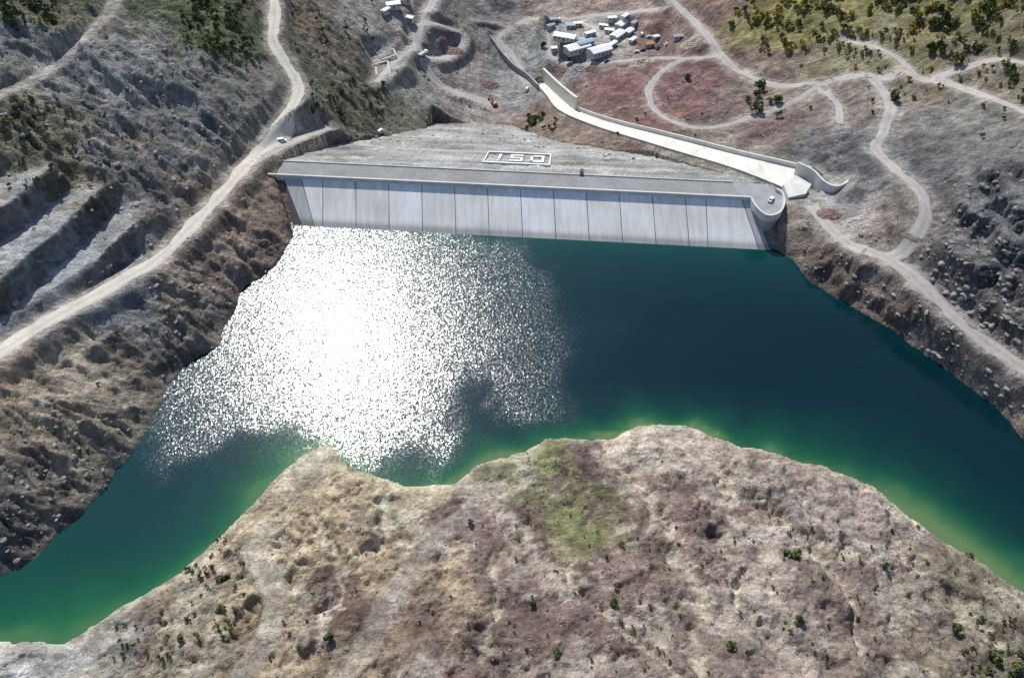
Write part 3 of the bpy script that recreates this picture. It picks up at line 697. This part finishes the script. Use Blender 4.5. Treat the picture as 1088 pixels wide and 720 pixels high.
def mass(name,specs,seed):
    g=np.random.default_rng(seed); VV=[];FF=[];CC=[];TV=[];TF=[];n=0;tn=0
    for (x0,y0,x1,y1,cnt,h0,h1,pal) in specs:
        for _ in range(cnt):
            u=g.uniform(x0,x1); v=g.uniform(y0,y1)
            if cnt>25 and perlin(np.array(u/23.),np.array(v/15.),55)<-.03: continue
            p=cast(u,v,Z)
            if abs(p[0])>430 or p[1]>660: continue
            if p[2]<.3 and st(p[0],p[1])[1]<0: continue
            if bil(roadm,p[0],p[1])>.3: continue
            h=g.uniform(h0,h1)*g.uniform(.7,1.1); r=h*g.uniform(.4,.62)
            a,b_,c_=plant_arrays(p,h,r,pal[g.integers(len(pal))],int(g.integers(1e9)),nq=int(80+h*14))
            VV.append(a);FF.append(b_+n);CC.append(c_);n+=len(a)
            if h>1.8:
                a,b_=trunk_arrays(p,h,r); TV.append(a);TF.append(b_+tn);tn+=len(a)
    ob=new_obj(name,fast_mesh(name,np.vstack(VV),np.vstack(FF),False,np.vstack(CC)),m_fol)
    if TV: new_obj('trunks',fast_mesh('trunks',np.vstack(TV),np.vstack(TF),False),m_bark,ob)
mass('distant_trees',[(775,-10,1095,30,520,2.,5.5,yell),(800,25,1095,58,340,1.5,4.,yell),(880,60,1095,110,80,1.5,3.5,yell),(985,25,1040,75,35,4,8,greens),(195,-5,262,55,190,2.,4.5,greens),(0,-5,60,30,70,2.,4.5,greens),(255,0,285,90,14,2,4,greens),
 (330,80,410,135,140,1.6,3.6,greens),(558,122,590,142,16,2.5,4.5,greens),(300,-5,400,60,70,1.5,3.5,greens),(795,95,840,125,5,4,6.5,greens),(1040,60,1095,150,20,2,4.5,greens)],5)
mass('shrubs',[(10,105,115,200,190,1.,2.4,greens),(0,110,60,150,15,2,3.5,greens),(60,300,160,440,8,1,2,greens),(200,570,262,680,120,.8,2.1,greens),(120,650,215,705,60,.8,1.8,greens),(280,620,500,720,40,.6,1.6,greens),
 (490,540,660,720,130,.5,1.5,greens),(640,560,880,720,150,.5,1.6,greens),(860,560,1088,720,170,.5,1.8,greens),(1020,650,1088,720,70,.8,2.4,greens),(555,480,610,555,70,.3,.9,yell),(600,60,780,150,20,1,2.4,greens),(700,470,960,600,70,.4,1.1,greens),(420,40,520,120,10,1,2,greens),(860,60,1088,130,20,1,3,greens)],6)
for u,v,h in [(350,677,3.),(651,642,2.7),(845,592,3.),(775,688,2.7),(850,660,2.3),(940,602,2.3),(565,642,2.1),(500,555,1.9),(591,694,2.2),(1015,668,2.8),(1058,700,3.2),(1078,712,4),(835,590,2.4),(194,680,2.6),(240,615,2.8),(950,106,7),(803,119,6.5),(825,109,5),(730,84,4),(577,50,4)]:
    p=cast(u,v,Z); nm='tree' if h>=4 else 'shrub'
    a,b_,c_=plant_arrays(p,h,h*.55,greens[int(u)%5],int(u*7+v),nq=320)
    ob=new_obj(nm,fast_mesh(nm,a,b_,False,c_),m_fol)
    a,b_=trunk_arrays(p,h,h*.5); new_obj('trunk',fast_mesh('trunk',a,b_,False),m_bark,ob)
# ---------------- boulders
bmm=bmesh.new(); bmesh.ops.create_icosphere(bmm,subdivisions=1,radius=1); iv=np.array([v.co[:] for v in bmm.verts]); iff=np.array([[v.index for v in f.verts] for f in bmm.faces]); bmm.free()
VV=[];FF=[];n=0; g=np.random.default_rng(9)
for (x0,y0,x1,y1,cnt,r0,r1) in [(840,235,1088,450,500,.3,1.4),(1000,180,1088,360,260,.4,1.6),(150,250,320,420,200,.3,1.1),(0,420,150,600,200,.3,1.1),(0,0,260,330,300,.4,1.4),(280,500,1088,720,700,.12,.5),(600,60,900,180,250,.3,1.2),(330,20,520,130,160,.3,1.2),(340,138,760,178,260,.4,1.1)]:
    for _ in range(cnt):
        p=cast(g.uniform(x0,x1),g.uniform(y0,y1),Z)
        s_,t_=st(p[0],p[1])
        if p[2]<.2 and t_<0: continue
        if 0<t_<TOE and np.interp(t_,tlT,slT)<s_<np.interp(t_,trT,srT): p[2]=damz(np.array([t_]))[0]
        elif bil(roadm,p[0],p[1])>.3: continue
        r=r0+(r1-r0)*g.random()**3
        v=iv*(1+g.uniform(-.3,.3,(len(iv),1)))*np.array([g.uniform(.7,1.4),g.uniform(.7,1.3),g.uniform(.5,.9)])*r
        an=g.uniform(0,6.28); ca_,sa_=math.cos(an),math.sin(an); v=v@np.array([[ca_,sa_,0],[-sa_,ca_,0],[0,0,1]])
        VV.append(v+p);FF.append(iff+n);n+=len(iv)
new_obj('boulders',fast_mesh('boulders',np.vstack(VV),np.vstack(FF),False),m_rock)
# ---------------- light
sr_=ray(364,372)
sd_=Vector((sr_[0],sr_[1],-sr_[2])).normalized()
L=bpy.data.lights.new('sun','SUN'); L.energy=5.0; L.angle=math.radians(.5); L.color=(1,.97,.92)
so=bpy.data.objects.new('sun',L); bpy.context.scene.collection.objects.link(so); so.rotation_euler=sd_.to_track_quat('Z','Y').to_euler(); so.location=(0,0,400)
wld=bpy.data.worlds.new('World'); bpy.context.scene.world=wld; wld.use_nodes=True; nt=wld.node_tree
sk=nt.nodes.new('ShaderNodeTexSky'); sk.sky_type='NISHITA'; sk.sun_disc=False; sk.sun_elevation=math.asin(sd_.z); sk.sun_rotation=math.atan2(sd_.x,sd_.y); sk.altitude=900
nt.links.new(sk.outputs[0],nt.nodes['Background'].inputs[0]); nt.nodes['Background'].inputs[1].default_value=.14
cam=bpy.data.cameras.new('camera'); cam.sensor_width=36; cam.lens=36*F/1088; cam.clip_end=20000; cam.clip_start=1
co=bpy.data.objects.new('camera',cam); bpy.context.scene.collection.objects.link(co); co.location=(0,0,H); co.rotation_euler=(math.pi/2-PT,0,0)
sc=bpy.context.scene; sc.camera=co; sc.view_settings.view_transform='Standard'; sc.view_settings.look='None'; sc.view_settings.exposure=0
